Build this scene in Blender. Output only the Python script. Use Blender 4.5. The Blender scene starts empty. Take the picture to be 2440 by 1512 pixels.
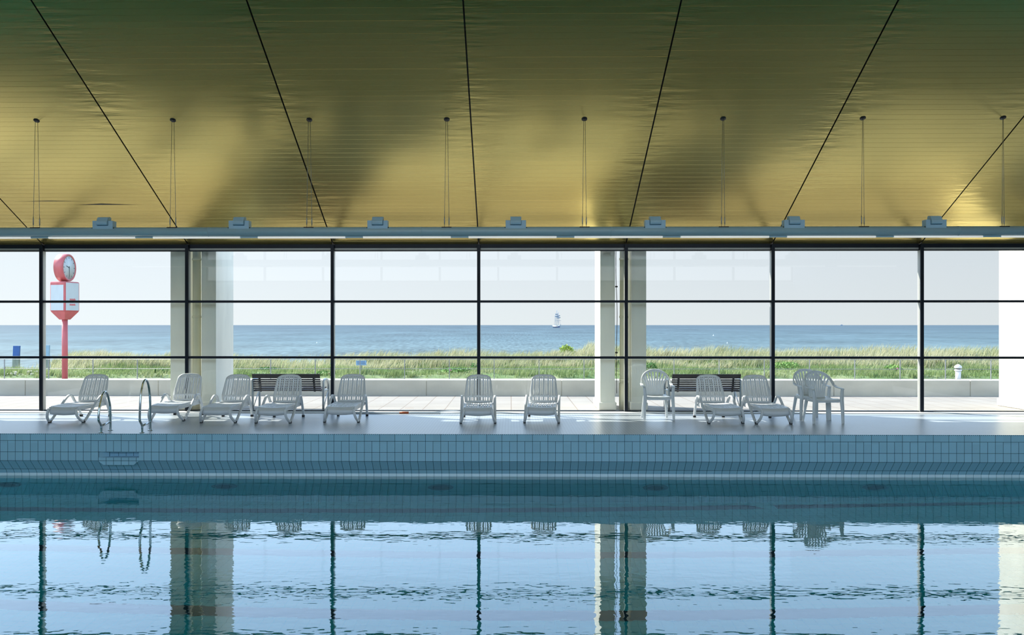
import bpy, bmesh, math, random
import numpy as np
from mathutils import Vector, Matrix

# ------------------------------------------------------------------ camera, sky, sun, exposure
sc = bpy.context.scene
COL = sc.collection
F, PX, PY, EYE, YAW = 1920.0, 1196.0, 774.0, 1.75, 0.0115
CY, SY = math.cos(YAW), math.sin(YAW)
cam_d = bpy.data.cameras.new('camera'); cam = bpy.data.objects.new('camera', cam_d); COL.objects.link(cam)
cam.location = (0, 0, EYE); cam.rotation_euler = (math.pi / 2, 0, YAW)
cam_d.sensor_width = 36; cam_d.lens = F / 2440 * 36
cam_d.shift_x = (1220 - PX) / 2440; cam_d.shift_y = (PY - 756) / 2440
cam_d.clip_start = 0.05; cam_d.clip_end = 60000
sc.camera = cam
sc.view_settings.view_transform = 'Standard'; sc.view_settings.look = 'None'
sc.view_settings.gamma = 1; sc.view_settings.use_curve_mapping = False
sc.view_settings.exposure = 0.0
cy = sc.cycles
cy.use_denoising = True
cy.max_bounces = 9; cy.diffuse_bounces = 4; cy.glossy_bounces = 5; cy.transmission_bounces = 5
cy.transparent_max_bounces = 14; cy.volume_bounces = 0
cy.sample_clamp_indirect = 4.0; cy.blur_glossy = 0.5
cy.use_adaptive_sampling = True; cy.adaptive_threshold = 0.02

world = bpy.data.worlds.new('sky'); sc.world = world; world.use_nodes = True
wn, wl = world.node_tree.nodes, world.node_tree.links
wn.clear()
w_tc = wn.new('ShaderNodeTexCoord'); w_sep = wn.new('ShaderNodeSeparateXYZ'); w_ramp = wn.new('ShaderNodeValToRGB')
wl.new(w_tc.outputs['Generated'], w_sep.inputs[0]); wl.new(w_sep.outputs['Z'], w_ramp.inputs[0])
SKY = [(0.0, (.86, .90, .93)), (.1, (.79, .855, .93)), (.2, (.56, .75, .98)), (.35, (.42, .60, .88)), (.7, (.26, .38, .6)), (1.0, (.2, .3, .5))]
cr = w_ramp.color_ramp
while len(cr.elements) < len(SKY): cr.elements.new(.5)
for e, (p, c) in zip(cr.elements, SKY): e.position = p; e.color = (*c, 1)
w_x = wn.new('ShaderNodeMapRange'); w_x.inputs['From Min'].default_value = -.6; w_x.inputs['From Max'].default_value = .6
w_x.inputs['To Min'].default_value = 1.05; w_x.inputs['To Max'].default_value = .80
wl.new(w_sep.outputs['X'], w_x.inputs['Value'])
w_y = wn.new('ShaderNodeMapRange'); w_y.inputs['From Min'].default_value = -1; w_y.inputs['From Max'].default_value = .2
w_y.inputs['To Min'].default_value = 1.6; w_y.inputs['To Max'].default_value = 1.0       # hazier, brighter sky inland
wl.new(w_sep.outputs['Y'], w_y.inputs['Value'])
w_m = wn.new('ShaderNodeMath'); w_m.operation = 'MULTIPLY'
w_z = wn.new('ShaderNodeMapRange'); w_z.interpolation_type = 'SMOOTHSTEP'; w_z.inputs['From Min'].default_value = .085; w_z.inputs['From Max'].default_value = .22
w_z.inputs['To Min'].default_value = 1.12; w_z.inputs['To Max'].default_value = 3.1        # the sky is brighter higher up, towards the sun
wl.new(w_sep.outputs['Z'], w_z.inputs['Value'])
w_m0 = wn.new('ShaderNodeMath'); w_m0.operation = 'MULTIPLY'; wl.new(w_x.outputs[0], w_m0.inputs[0]); wl.new(w_z.outputs[0], w_m0.inputs[1])
wl.new(w_m0.outputs[0], w_m.inputs[0]); wl.new(w_y.outputs[0], w_m.inputs[1])
w_bg = wn.new('ShaderNodeBackground'); w_out = wn.new('ShaderNodeOutputWorld')
wl.new(w_ramp.outputs[0], w_bg.inputs[0]); wl.new(w_m.outputs[0], w_bg.inputs[1]); wl.new(w_bg.outputs[0], w_out.inputs[0])
world.cycles.sampling_method = 'MANUAL'; world.cycles.sample_map_resolution = 512

sun_d = bpy.data.lights.new('sun', 'SUN'); sun = bpy.data.objects.new('sun', sun_d); COL.objects.link(sun)
sun_d.energy = 11; sun_d.angle = math.radians(.6); sun_d.color = (1, .95, .87)
sun.location = (-30, 40, 30)
sun.rotation_euler = Vector((1.9, -1.0, -1.66)).to_track_quat('-Z', 'Y').to_euler()

FAC, EDGE, WATER = 16.31, 12.92, -0.712          # facade, pool edge, water level
def portal(name, loc, rot, sx, sy):
    d = bpy.data.lights.new(name, 'AREA'); d.shape = 'RECTANGLE'; d.size = sx; d.size_y = sy
    o = bpy.data.objects.new(name, d); COL.objects.link(o); o.location = loc; o.rotation_euler = rot
    d.cycles.is_portal = True
portal('sea_window_portal', (0, FAC - .2, 1.65), (-math.pi / 2, 0, 0), 30, 3.2)
portal('clerestory_portal', (0, -7.9, 6.6), (math.pi / 2, 0, 0), 30, 5.0)

# ------------------------------------------------------------------ placing helpers (photo measurements -> metres)
def ray(px, py):
    xc, zc = (px - PX) / F, (PY - py) / F
    return xc * CY - SY, CY + xc * SY, zc
def ground(px, py, z=0.0):
    dx, dy, dz = ray(px, py); t = (z - EYE) / dz
    return dx * t, dy * t
def at(px, py, Y):
    dx, dy, dz = ray(px, py); t = Y / dy
    return dx * t, EYE + dz * t
def X(px, Y): return at(px, PY, Y)[0]
def Z(py, Y, px=1218): return at(px, py, Y)[1]

# ------------------------------------------------------------------ materials
MATS = {}
def mat(name, color=(.8, .8, .8), rough=.5, metal=0.0, spec=.5, bump=None, noise=None, emis=None, trans=None):
    m = bpy.data.materials.new(name); m.use_nodes = True; MATS[name] = m
    n, l = m.node_tree.nodes, m.node_tree.links; b = n['Principled BSDF']
    b.inputs['Base Color'].default_value = (*color, 1); b.inputs['Roughness'].default_value = rough
    b.inputs['Metallic'].default_value = metal; b.inputs['Specular IOR Level'].default_value = spec
    tc = n.new('ShaderNodeTexCoord')
    if noise:                                   # (scale xyz, amount)
        mp = n.new('ShaderNodeMapping'); mp.inputs['Scale'].default_value = noise[0]
        nt = n.new('ShaderNodeTexNoise'); nt.inputs['Scale'].default_value = 1; nt.inputs['Detail'].default_value = 5
        l.new(tc.outputs['Object'], mp.inputs[0]); l.new(mp.outputs[0], nt.inputs[0])
        r = n.new('ShaderNodeMapRange'); r.inputs['To Min'].default_value = 1 - noise[1]; r.inputs['To Max'].default_value = 1 + noise[1]
        r.inputs['From Min'].default_value = .3; r.inputs['From Max'].default_value = .7
        l.new(nt.outputs['Fac'], r.inputs['Value'])
        mx = n.new('ShaderNodeMix'); mx.data_type = 'RGBA'; mx.blend_type = 'MULTIPLY'; mx.inputs[0].default_value = 1
        mx.inputs[6].default_value = (*color, 1); l.new(r.outputs[0], mx.inputs[7]); l.new(mx.outputs[2], b.inputs['Base Color'])
    if bump:                                    # (scale xyz, strength, distance)
        mp = n.new('ShaderNodeMapping'); mp.inputs['Scale'].default_value = bump[0]
        nt = n.new('ShaderNodeTexNoise'); nt.inputs['Scale'].default_value = 1; nt.inputs['Detail'].default_value = 4
        l.new(tc.outputs['Object'], mp.inputs[0]); l.new(mp.outputs[0], nt.inputs[0])
        bp = n.new('ShaderNodeBump'); bp.inputs['Strength'].default_value = bump[1]; bp.inputs['Distance'].default_value = bump[2]
        l.new(nt.outputs['Fac'], bp.inputs['Height']); l.new(bp.outputs[0], b.inputs['Normal'])
    if emis: b.inputs['Emission Color'].default_value = (*emis[0], 1); b.inputs['Emission Strength'].default_value = emis[1]
    return m
def math_node(n, l, op, a, b=None, c=None):
    m = n.new('ShaderNodeMath'); m.operation = op
    for i, v in enumerate((a, b, c)):
        if v is None: continue
        if isinstance(v, (int, float)): m.inputs[i].default_value = v
        else: l.new(v, m.inputs[i])
    return m.outputs[0]

mat('white_plastic', (.72, .75, .76), .38, noise=((6, 6, 6), .03))
mat('white_plastic_aged', (.72, .75, .74), .42, noise=((5, 5, 5), .04))
mat('black_rubber', (.02, .02, .022), .6, noise=((20, 20, 20), .1))
mat('frame_paint', (.008, .012, .02), .4, spec=.2, noise=((3, 3, 3), .1))
mat('frame_seal', (.42, .42, .39), .45, metal=.3, noise=((3, 3, 3), .06))
mat('pipe_paint', (.34, .49, .55), .32, noise=((1.5, 8, 8), .05))
mat('lamp_paint', (.36, .55, .68), .4, noise=((4, 4, 4), .04))
mat('lamp_tube', (.9, .9, .87), .4, noise=((4, 4, 4), .02), emis=((1, .97, .9), .45))
mat('cable_steel', (.25, .27, .27), .35, metal=.8, noise=((4, 4, 30), .1))
mat('black_metal', (.01, .01, .012), .5, noise=((9, 9, 9), .1))
mat('steel', (.55, .62, .66), .16, metal=1, noise=((4, 4, 4), .05))
mat('bench_steel', (.42, .47, .5), .3, metal=.7, noise=((4, 4, 4), .08))
mat('bench_wood', (.050, .032, .028), .42, noise=((2, 30, 30), .35))
mat('concrete_wall', (.57, .54, .45), .85, bump=((9, 9, 9), .3, .01), noise=((1.3, 1.3, 3), .10))
mat('pier_plaster', (.88, .86, .74), .8, bump=((25, 25, 25), .25, .004), noise=((2.5, 2.5, .7), .07))
mat('downpipe_paint', (.82, .76, .52), .45, noise=((3, 3, .7), .06))
mat('clock_red', (.50, .10, .10), .4, noise=((5, 5, 2), .16))
mat('clock_white', (.50, .54, .53), .4, noise=((5, 5, 2), .05))
mat('clock_ink', (.03, .05, .06), .5, noise=((5, 5, 5), .1))
mat('sign_red', (.6, .1, .1), .5, noise=((5, 5, 5), .1))
mat('rail_steel', (.26, .26, .25), .45, metal=.3, noise=((5, 5, 5), .1))
mat('board_blue', (.02, .085, .3), .5, noise=((5, 5, 5), .15))
mat('post_grey', (.22, .24, .2), .8, noise=((8, 8, 2), .2))
mat('sign_blue', (.25, .38, .5), .5, noise=((8, 8, 8), .08))
mat('sign_ink', (.08, .16, .28), .5, noise=((8, 8, 8), .08))
mat('wall_paint', (.62, .64, .62), .8, noise=((.6, .6, .6), .04))
mat('hull_dark', (.02, .05, .12), .5, noise=((.1, .1, .1), .1))
mat('hull_white', (.7, .72, .72), .5, noise=((.1, .1, .1), .05))
mat('spars', (.22, .28, .33), .7, noise=((.1, .1, .1), .1))
mat('sails', (.10, .17, .25), .8, noise=((.1, .1, .1), .1))
mat('buoy_white', (.85, .85, .85), .5, noise=((3, 3, 3), .04))
mat('bollard', (.66, .64, .60), .5, noise=((5, 5, 5), .05))
mat('pole_white', (.72, .78, .82), .35, noise=((5, 5, 5), .04))
mat('pole_orange', (.42, .09, .025), .5, noise=((20, 20, 20), .15))
mat('petal_pink', (.75, .12, .3), .6, noise=((9, 9, 9), .1))
mat('stem_brown', (.12, .09, .05), .8, noise=((9, 9, 9), .2))
mat('rock_grey', (.2, .19, .17), .9, bump=((12, 12, 12), .6, .02), noise=((6, 6, 6), .3))
mat('sand', (.62, .55, .42), .95, bump=((14, 14, 14), .5, .02), noise=((3, 3, 3), .10))
mat('light_rim', (.16, .28, .32), .3, noise=((5, 5, 5), .1))
mat('lens_dark', (.02, .035, .04), .3, noise=((5, 5, 5), .1))

def leaf_mat(name, c, amt=.35):
    m = mat(name, c, .55, spec=.2, noise=((7, 7, 7), amt)); return m
leaf_mat('leaf_light', (.33, .42, .06)); leaf_mat('leaf_dark', (.10, .22, .05)); leaf_mat('leaf_mid', (.20, .33, .08))

def vc_mat(name):
    m = bpy.data.materials.new(name); m.use_nodes = True; MATS[name] = m
    n, l = m.node_tree.nodes, m.node_tree.links; n.clear()
    a = n.new('ShaderNodeAttribute'); a.attribute_name = 'Col'
    d = n.new('ShaderNodeBsdfDiffuse'); t = n.new('ShaderNodeBsdfTranslucent'); mx = n.new('ShaderNodeMixShader'); o = n.new('ShaderNodeOutputMaterial')
    mx.inputs[0].default_value = .4
    l.new(a.outputs['Color'], d.inputs[0]); l.new(a.outputs['Color'], t.inputs[0]); l.new(d.outputs[0], mx.inputs[1]); l.new(t.outputs[0], mx.inputs[2]); l.new(mx.outputs[0], o.inputs[0])
vc_mat('grass')

def ceiling_mat():
    m = mat('ceiling_metal', (.61, .475, .165), .24, metal=.88)
    n, l = m.node_tree.nodes, m.node_tree.links; b = n['Principled BSDF']
    tc = n.new('ShaderNodeTexCoord'); mp = n.new('ShaderNodeMapping'); mp.inputs['Scale'].default_value = (1.6, 9, 9)
    nt = n.new('ShaderNodeTexNoise'); nt.inputs['Scale'].default_value = 1; nt.inputs['Detail'].default_value = 3
    l.new(tc.outputs['Object'], mp.inputs[0]); l.new(mp.outputs[0], nt.inputs[0])
    mp2 = n.new('ShaderNodeMapping'); mp2.inputs['Scale'].default_value = (.35, .5, .5)
    n2 = n.new('ShaderNodeTexNoise'); n2.inputs['Scale'].default_value = 1; n2.inputs['Detail'].default_value = 1
    l.new(tc.outputs['Object'], mp2.inputs[0]); l.new(mp2.outputs[0], n2.inputs[0])
    # dents are stronger close to the panel ends
    att = n.new('ShaderNodeAttribute'); att.attribute_name = 'enddist'
    k = math_node(n, l, 'POWER', att.outputs['Fac'], 3.0)
    k2 = math_node(n, l, 'MULTIPLY_ADD', k, .85, .05)
    h = math_node(n, l, 'MULTIPLY', nt.outputs['Fac'], k2)
    h2 = math_node(n, l, 'MULTIPLY_ADD', n2.outputs['Fac'], .7, h)
    bp = n.new('ShaderNodeBump'); bp.inputs['Strength'].default_value = 1; bp.inputs['Distance'].default_value = .010
    l.new(h2, bp.inputs['Height']); l.new(bp.outputs[0], b.inputs['Normal'])
    r = n.new('ShaderNodeMapRange'); r.inputs['To Min'].default_value = .17; r.inputs['To Max'].default_value = .27
    l.new(n2.outputs['Fac'], r.inputs['Value']); l.new(r.outputs[0], b.inputs['Roughness'])
ceiling_mat()

def grid_mat(name, color, grout, sx, sy, ax, ay, w, rough=.3, ox=0., oy=0., var=.04, hlines=None, bumpd=.002, noise_amt=.0, xlines=None, grate=False):
    """tiles with joints: period sx along axis ax, sy along axis ay (object coordinates); hlines: fixed joint heights instead"""
    m = mat(name, color, rough); n, l = m.node_tree.nodes, m.node_tree.links; b = n['Principled BSDF']
    tc = n.new('ShaderNodeTexCoord'); sp = n.new('ShaderNodeSeparateXYZ'); l.new(tc.outputs['Object'], sp.inputs[0])
    u, v = sp.outputs[ax], sp.outputs[ay]
    def joint(c, per, off, wid):
        f = math_node(n, l, 'FRACT', math_node(n, l, 'DIVIDE', math_node(n, l, 'ADD', c, off + 100 * per), per))
        e = math_node(n, l, 'MINIMUM', f, math_node(n, l, 'SUBTRACT', 1.0, f))
        return math_node(n, l, 'LESS_THAN', e, wid / per / 2)
    g = joint(u, sx, ox, w)
    if xlines:                                   # coarser joints above a height: (height, period, offset)
        g2 = joint(u, xlines[1], xlines[2], w)
        up = math_node(n, l, 'GREATER_THAN', v, xlines[0])
        g = math_node(n, l, 'ADD', math_node(n, l, 'MULTIPLY', g2, up), math_node(n, l, 'MULTIPLY', g, math_node(n, l, 'SUBTRACT', 1.0, up)))
    if hlines is not None:
        for h in hlines:
            g = math_node(n, l, 'MAXIMUM', g, math_node(n, l, 'LESS_THAN', math_node(n, l, 'ABSOLUTE', math_node(n, l, 'SUBTRACT', v, h)), w / 2))
    else: g = math_node(n, l, 'MAXIMUM', g, joint(v, sy, oy, w))
    if grate:
        f = math_node(n, l, 'FRACT', math_node(n, l, 'DIVIDE', math_node(n, l, 'ADD', u, 100), .0157 * 2))
        gg = math_node(n, l, 'MULTIPLY', math_node(n, l, 'LESS_THAN', f, .45), math_node(n, l, 'GREATER_THAN', v, -.011))
        gg = math_node(n, l, 'MULTIPLY', gg, math_node(n, l, 'LESS_THAN', v, -.002))
        g = math_node(n, l, 'MAXIMUM', g, gg)
    # tile to tile variation
    cu = math_node(n, l, 'FLOOR', math_node(n, l, 'DIVIDE', math_node(n, l, 'ADD', u, ox + 100 * sx), sx))
    cv = math_node(n, l, 'FLOOR', math_node(n, l, 'DIVIDE', math_node(n, l, 'ADD', v, oy + 100 * sy), sy))
    cb = n.new('ShaderNodeCombineXYZ'); l.new(cu, cb.inputs[0]); l.new(cv, cb.inputs[1])
    wnz = n.new('ShaderNodeTexWhiteNoise'); l.new(cb.outputs[0], wnz.inputs[0])
    val = math_node(n, l, 'MULTIPLY_ADD', wnz.outputs['Value'], 2 * var, 1 - var)
    if noise_amt:
        nt = n.new('ShaderNodeTexNoise'); nt.inputs['Scale'].default_value = 1.7; nt.inputs['Detail'].default_value = 6; l.new(tc.outputs['Object'], nt.inputs[0])
        val = math_node(n, l, 'MULTIPLY', val, math_node(n, l, 'MULTIPLY_ADD', nt.outputs['Fac'], noise_amt * 2, 1 - noise_amt))
    mx = n.new('ShaderNodeMix'); mx.data_type = 'RGBA'; mx.blend_type = 'MULTIPLY'; mx.inputs[0].default_value = 1
    mx.inputs[6].default_value = (*color, 1); l.new(val, mx.inputs[7])
    m2 = n.new('ShaderNodeMix'); m2.data_type = 'RGBA'; l.new(g, m2.inputs[0]); l.new(mx.outputs[2], m2.inputs[6]); m2.inputs[7].default_value = (*grout, 1)
    l.new(m2.outputs[2], b.inputs['Base Color'])
    bp = n.new('ShaderNodeBump'); bp.inputs['Strength'].default_value = .5; bp.inputs['Distance'].default_value = bumpd; bp.invert = True
    l.new(g, bp.inputs['Height']); l.new(bp.outputs[0], b.inputs['Normal'])
    return m
J0 = -X(1232.4, EDGE)
WALL_H = [-.114, -.295, -.437, -.60]
grid_mat('pool_wall_tile', (.36, .62, .74), (.02, .06, .09), .1228, .15, 0, 2, .006, .22, ox=J0, hlines=WALL_H, xlines=(-.114, .2456, J0), grate=True)
grid_mat('basin_tile', (.76, .92, .96), (.12, .30, .36), .1228, .30, 0, 2, .006, .3, ox=J0)
grid_mat('pool_floor_tile', (.80, .93, .96), (.45, .65, .70), .1228, .1228, 0, 1, .005, .4, ox=J0)
grid_mat('deck_tile', (.43, .47, .49), (.27, .30, .33), .05, .05, 0, 1, .006, .33, var=.03, noise_amt=.07, bumpd=.001)
grid_mat('terrace_paver', (.31, .285, .25), (.20, .155, .12), .46, .69, 0, 1, .018, .9, var=.05, noise_amt=.10)
grid_mat('lane_tile', (.10, .05, .07), (.05, .03, .04), .1228, .1228, 0, 1, .005, .4, ox=J0)

def glass_mat():
    m = bpy.data.materials.new('window_glass'); m.use_nodes = True; MATS['window_glass'] = m
    n, l = m.node_tree.nodes, m.node_tree.links; n.clear()
    lw = n.new('ShaderNodeLayerWeight'); lw.inputs[0].default_value = .5
    p = math_node(n, l, 'POWER', lw.outputs['Facing'], 5.0)
    f = math_node(n, l, 'MULTIPLY_ADD', p, .94, .03)
    tr = n.new('ShaderNodeBsdfTransparent'); tr.inputs[0].default_value = (.975, .99, .985, 1)
    gl = n.new('ShaderNodeBsdfGlossy'); gl.inputs['Roughness'].default_value = 0
    mx = n.new('ShaderNodeMixShader'); o = n.new('ShaderNodeOutputMaterial')
    l.new(f, mx.inputs[0]); l.new(tr.outputs[0], mx.inputs[1]); l.new(gl.outputs[0], mx.inputs[2]); l.new(mx.outputs[0], o.inputs[0])
glass_mat()

def water_mat():
    m = bpy.data.materials.new('pool_water'); m.use_nodes = True; MATS['pool_water'] = m
    n, l = m.node_tree.nodes, m.node_tree.links; n.clear()
    tc = n.new('ShaderNodeTexCoord')
    def nz(scale, detail, rot=0):
        mp = n.new('ShaderNodeMapping'); mp.inputs['Scale'].default_value = scale; mp.inputs['Rotation'].default_value = (0, 0, rot)
        t = n.new('ShaderNodeTexNoise'); t.inputs['Scale'].default_value = 1; t.inputs['Detail'].default_value = detail
        l.new(tc.outputs['Object'], mp.inputs[0]); l.new(mp.outputs[0], t.inputs[0]); return t.outputs['Fac']
    a = nz((2.2, 5.5, 1), 2, .08); c = nz((8, 17, 1), 1, -.1); d = nz((.25, .5, 1), 1)
    patch = math_node(n, l, 'MULTIPLY_ADD', d, 1.6, -.2)
    h = math_node(n, l, 'ADD', math_node(n, l, 'MULTIPLY', a, .0012), math_node(n, l, 'MULTIPLY', math_node(n, l, 'MULTIPLY', c, patch), .0009))
    bp = n.new('ShaderNodeBump'); bp.inputs['Strength'].default_value = 1; bp.inputs['Distance'].default_value = 1.0
    l.new(h, bp.inputs['Height'])
    rf = n.new('ShaderNodeBsdfRefraction'); rf.inputs['IOR'].default_value = 1.33; rf.inputs['Roughness'].default_value = 0
    gs = n.new('ShaderNodeBsdfGlossy'); gs.inputs['Roughness'].default_value = 0; gs.inputs['Color'].default_value = (.95, .98, 1, 1)
    fr = n.new('ShaderNodeFresnel'); 
    ge = n.new('ShaderNodeNewGeometry'); l.new(math_node(n, l, 'MULTIPLY_ADD', ge.outputs['Backfacing'], 1.33 - 2.0, 2.0), fr.inputs['IOR'])
    for q in (rf, gs, fr): l.new(bp.outputs[0], q.inputs['Normal'])
    g = n.new('ShaderNodeMixShader'); l.new(fr.outputs[0], g.inputs[0]); l.new(rf.outputs[0], g.inputs[1]); l.new(gs.outputs[0], g.inputs[2])
    v = n.new('ShaderNodeVolumeAbsorption'); v.inputs['Color'].default_value = (.02, .91, .94, 1); v.inputs['Density'].default_value = .75
    o = n.new('ShaderNodeOutputMaterial'); l.new(g.outputs[0], o.inputs['Surface']); l.new(v.outputs[0], o.inputs['Volume'])
water_mat()

def sea_mat():
    m = bpy.data.materials.new('sea'); m.use_nodes = True; MATS['sea'] = m
    n, l = m.node_tree.nodes, m.node_tree.links; b = n['Principled BSDF']
    tc = n.new('ShaderNodeTexCoord'); sp = n.new('ShaderNodeSeparateXYZ'); l.new(tc.outputs['Object'], sp.inputs[0])
    lg = math_node(n, l, 'LOGARITHM', math_node(n, l, 'MAXIMUM', sp.outputs[1], 20.0), 10.0)
    r = n.new('ShaderNodeMapRange'); r.inputs['From Min'].default_value = 1.8; r.inputs['From Max'].default_value = 3.2; l.new(lg, r.inputs['Value'])
    ramp = n.new('ShaderNodeValToRGB'); l.new(r.outputs[0], ramp.inputs[0])
    e = ramp.color_ramp.elements; e[0].position = 0; e[0].color = (.15, .20, .19, 1); e[1].position = 1; e[1].color = (.058, .092, .112, 1)
    k = ramp.color_ramp.elements.new(.45); k.color = (.08, .128, .142, 1)
    # light and shade of choppy waves put into the colour, stretched with distance
    cb = n.new('ShaderNodeCombineXYZ'); l.new(sp.outputs[0], cb.inputs[0]); l.new(math_node(n, l, 'MULTIPLY', lg, 300.0), cb.inputs[1])
    mp = n.new('ShaderNodeMapping'); mp.inputs['Scale'].default_value = (1.1, .22, 1); l.new(cb.outputs[0], mp.inputs[0])
    t = n.new('ShaderNodeTexNoise'); t.inputs['Scale'].default_value = 1; t.inputs['Detail'].default_value = 6; t.inputs['Roughness'].default_value = .6; l.new(mp.outputs[0], t.inputs[0])
    mp2 = n.new('ShaderNodeMapping'); mp2.inputs['Scale'].default_value = (.03, .03, 1); l.new(cb.outputs[0], mp2.inputs[0])
    t2 = n.new('ShaderNodeTexNoise'); t2.inputs['Scale'].default_value = 1; t2.inputs['Detail'].default_value = 4; l.new(mp2.outputs[0], t2.inputs[0])
    s = math_node(n, l, 'ADD', math_node(n, l, 'MULTIPLY', t.outputs['Fac'], .7), math_node(n, l, 'MULTIPLY', t2.outputs['Fac'], .3))
    val = n.new('ShaderNodeMapRange'); val.inputs['From Min'].default_value = .35; val.inputs['From Max'].default_value = .65
    val.inputs['To Min'].default_value = .35; val.inputs['To Max'].default_value = 1.45; l.new(s, val.inputs['Value'])
    mx = n.new('ShaderNodeMix'); mx.data_type = 'RGBA'; mx.blend_type = 'MULTIPLY'; mx.inputs[0].default_value = 1
    l.new(ramp.outputs[0], mx.inputs[6]); l.new(val.outputs[0], mx.inputs[7]); l.new(mx.outputs[2], b.inputs['Base Color'])
    b.inputs['Roughness'].default_value = .6; b.inputs['Specular IOR Level'].default_value = .12
sea_mat()

def dune_mat():
    m = mat('dune_soil', (.3, .32, .16), .95); n, l = m.node_tree.nodes, m.node_tree.links; b = n['Principled BSDF']
    tc = n.new('ShaderNodeTexCoord'); t = n.new('ShaderNodeTexNoise'); t.inputs['Scale'].default_value = .45; t.inputs['Detail'].default_value = 6
    l.new(tc.outputs['Object'], t.inputs[0]); r = n.new('ShaderNodeValToRGB'); l.new(t.outputs['Fac'], r.inputs[0])
    e = r.color_ramp.elements; e[0].position = .38; e[0].color = (.11, .18, .05, 1); e[1].position = .74; e[1].color = (.33, .33, .17, 1)
    l.new(r.outputs[0], b.inputs['Base Color'])
dune_mat()

# ------------------------------------------------------------------ mesh helpers
class MB:
    def __init__(s): s.v = []; s.f = []; s.sm = []
    def add(s, vs, fs, smooth=False):
        o = len(s.v); s.v += [tuple(p) for p in vs]; s.f += [tuple(i + o for i in f) for f in fs]; s.sm += [smooth] * len(fs); return s
    def box(s, a, b, rot=None, piv=None):
        (x0, y0, z0), (x1, y1, z1) = a, b
        vs = [Vector(p) for p in ((x0, y0, z0), (x1, y0, z0), (x1, y1, z0), (x0, y1, z0), (x0, y0, z1), (x1, y0, z1), (x1, y1, z1), (x0, y1, z1))]
        if rot is not None:
            pv = Vector(piv) if piv else sum(vs, Vector()) / 8; vs = [rot @ (p - pv) + pv for p in vs]
        return s.add(vs, [(0, 3, 2, 1), (4, 5, 6, 7), (0, 1, 5, 4), (1, 2, 6, 5), (2, 3, 7, 6), (3, 0, 4, 7)])
    def sweep(s, pts, prof, up=(0, 0, 1), smooth=True, closed=False, scales=None):
        """prof: list of (a, b); a along the side vector, b along the up-ish vector"""
        pts = [Vector(p) for p in pts]; n = len(pts); k = len(prof); vs = []; side = None
        for i, p in enumerate(pts):
            if closed: t = (pts[(i + 1) % n] - pts[i - 1])
            else: t = pts[min(i + 1, n - 1)] - pts[max(i - 1, 0)]
            t.normalize(); u = Vector(up)
            sd = t.cross(u)
            if sd.length < 1e-3: sd = side if side is not None else t.orthogonal()
            sd = sd - t * sd.dot(t); sd.normalize()
            if side is not None and sd.dot(side) < 0: sd = -sd
            side = sd; w = sd.cross(t)
            q = scales[i] if scales else 1.0
            qa, qb = q if isinstance(q, tuple) else (q, q)
            vs += [p + sd * (a * qa) + w * (b * qb) for a, b in prof]
        fs = []
        for i in range(n if closed else n - 1):
            j = (i + 1) % n
            for m in range(k):
                m2 = (m + 1) % k; fs.append((i * k + m, i * k + m2, j * k + m2, j * k + m))
        if not closed: fs += [tuple(range(k))[::-1], tuple((n - 1) * k + m for m in range(k))]
        return s.add(vs, fs, smooth)
    def tube(s, pts, r, k=10, up=(0, 0, 1), closed=False, scales=None):
        return s.sweep(pts, [(r * math.cos(2 * math.pi * i / k), r * math.sin(2 * math.pi * i / k)) for i in range(k)], up, True, closed, scales)
    def lathe(s, prof, c=(0, 0, 0), axis=(0, 0, 1), k=20, smooth=True):
        ax = Vector(axis).normalized(); u = ax.orthogonal().normalized(); w = ax.cross(u); c = Vector(c); vs = []; n = len(prof)
        for r, h in prof:
            for i in range(k):
                a = 2 * math.pi * i / k; vs.append(c + ax * h + (u * math.cos(a) + w * math.sin(a)) * r)
        fs = [(i * k + m, i * k + (m + 1) % k, (i + 1) * k + (m + 1) % k, (i + 1) * k + m) for i in range(n - 1) for m in range(k)]
        fs += [tuple(range(k))[::-1], tuple((n - 1) * k + m for m in range(k))]
        return s.add(vs, fs, smooth)
    def prism(s, poly, a, b, plane='xz'):
        """poly in a plane, extruded from a to b along the third axis"""
        def P(u, v, t): return (u, t, v) if plane == 'xz' else ((u, v, t) if plane == 'xy' else (t, u, v))
        n = len(poly); vs = [P(u, v, a) for u, v in poly] + [P(u, v, b) for u, v in poly]
        fs = [tuple(range(n))[::-1], tuple(range(n, 2 * n))] + [(i, (i + 1) % n, n + (i + 1) % n, n + i) for i in range(n)]
        return s.add(vs, fs)
    def build(s, name, m, parent=None, loc=(0, 0, 0), bevel=0, solid=0, fix=True):
        me = bpy.data.meshes.new(name); me.from_pydata(s.v, [], s.f)
        me.polygons.foreach_set('use_smooth', s.sm)
        if fix and len(s.f) < 40000:
            bm = bmesh.new(); bm.from_mesh(me); bmesh.ops.recalc_face_normals(bm, faces=bm.faces); bm.to_mesh(me); bm.free()
        me.materials.append(MATS[m]); o = bpy.data.objects.new(name, me); COL.objects.link(o); o.location = loc
        if parent: o.parent = parent
        if solid:
            md = o.modifiers.new('thick', 'SOLIDIFY'); md.thickness = solid; md.offset = 0
        if bevel:
            md = o.modifiers.new('bevel', 'BEVEL'); md.width = bevel; md.segments = 2; md.limit_method = 'ANGLE'; md.angle_limit = .9
        return o
def tag(o, label=None, cat=None, group=None, kind=None):
    if label: o['label'] = label
    if cat: o['category'] = cat
    if group: o['group'] = group
    if kind: o['kind'] = kind
    return o
def empty(name, loc, rz=0):
    o = bpy.data.objects.new(name, None); COL.objects.link(o); o.location = loc; o.rotation_euler = (0, 0, rz); o.empty_display_size = .2; return o
def copy_tree(o, parent=None):
    kids = [c for c in bpy.data.objects if c.parent == o]
    c = o.copy(); COL.objects.link(c); c.parent = parent
    for ch in kids: copy_tree(ch, c)
    return c
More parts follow.
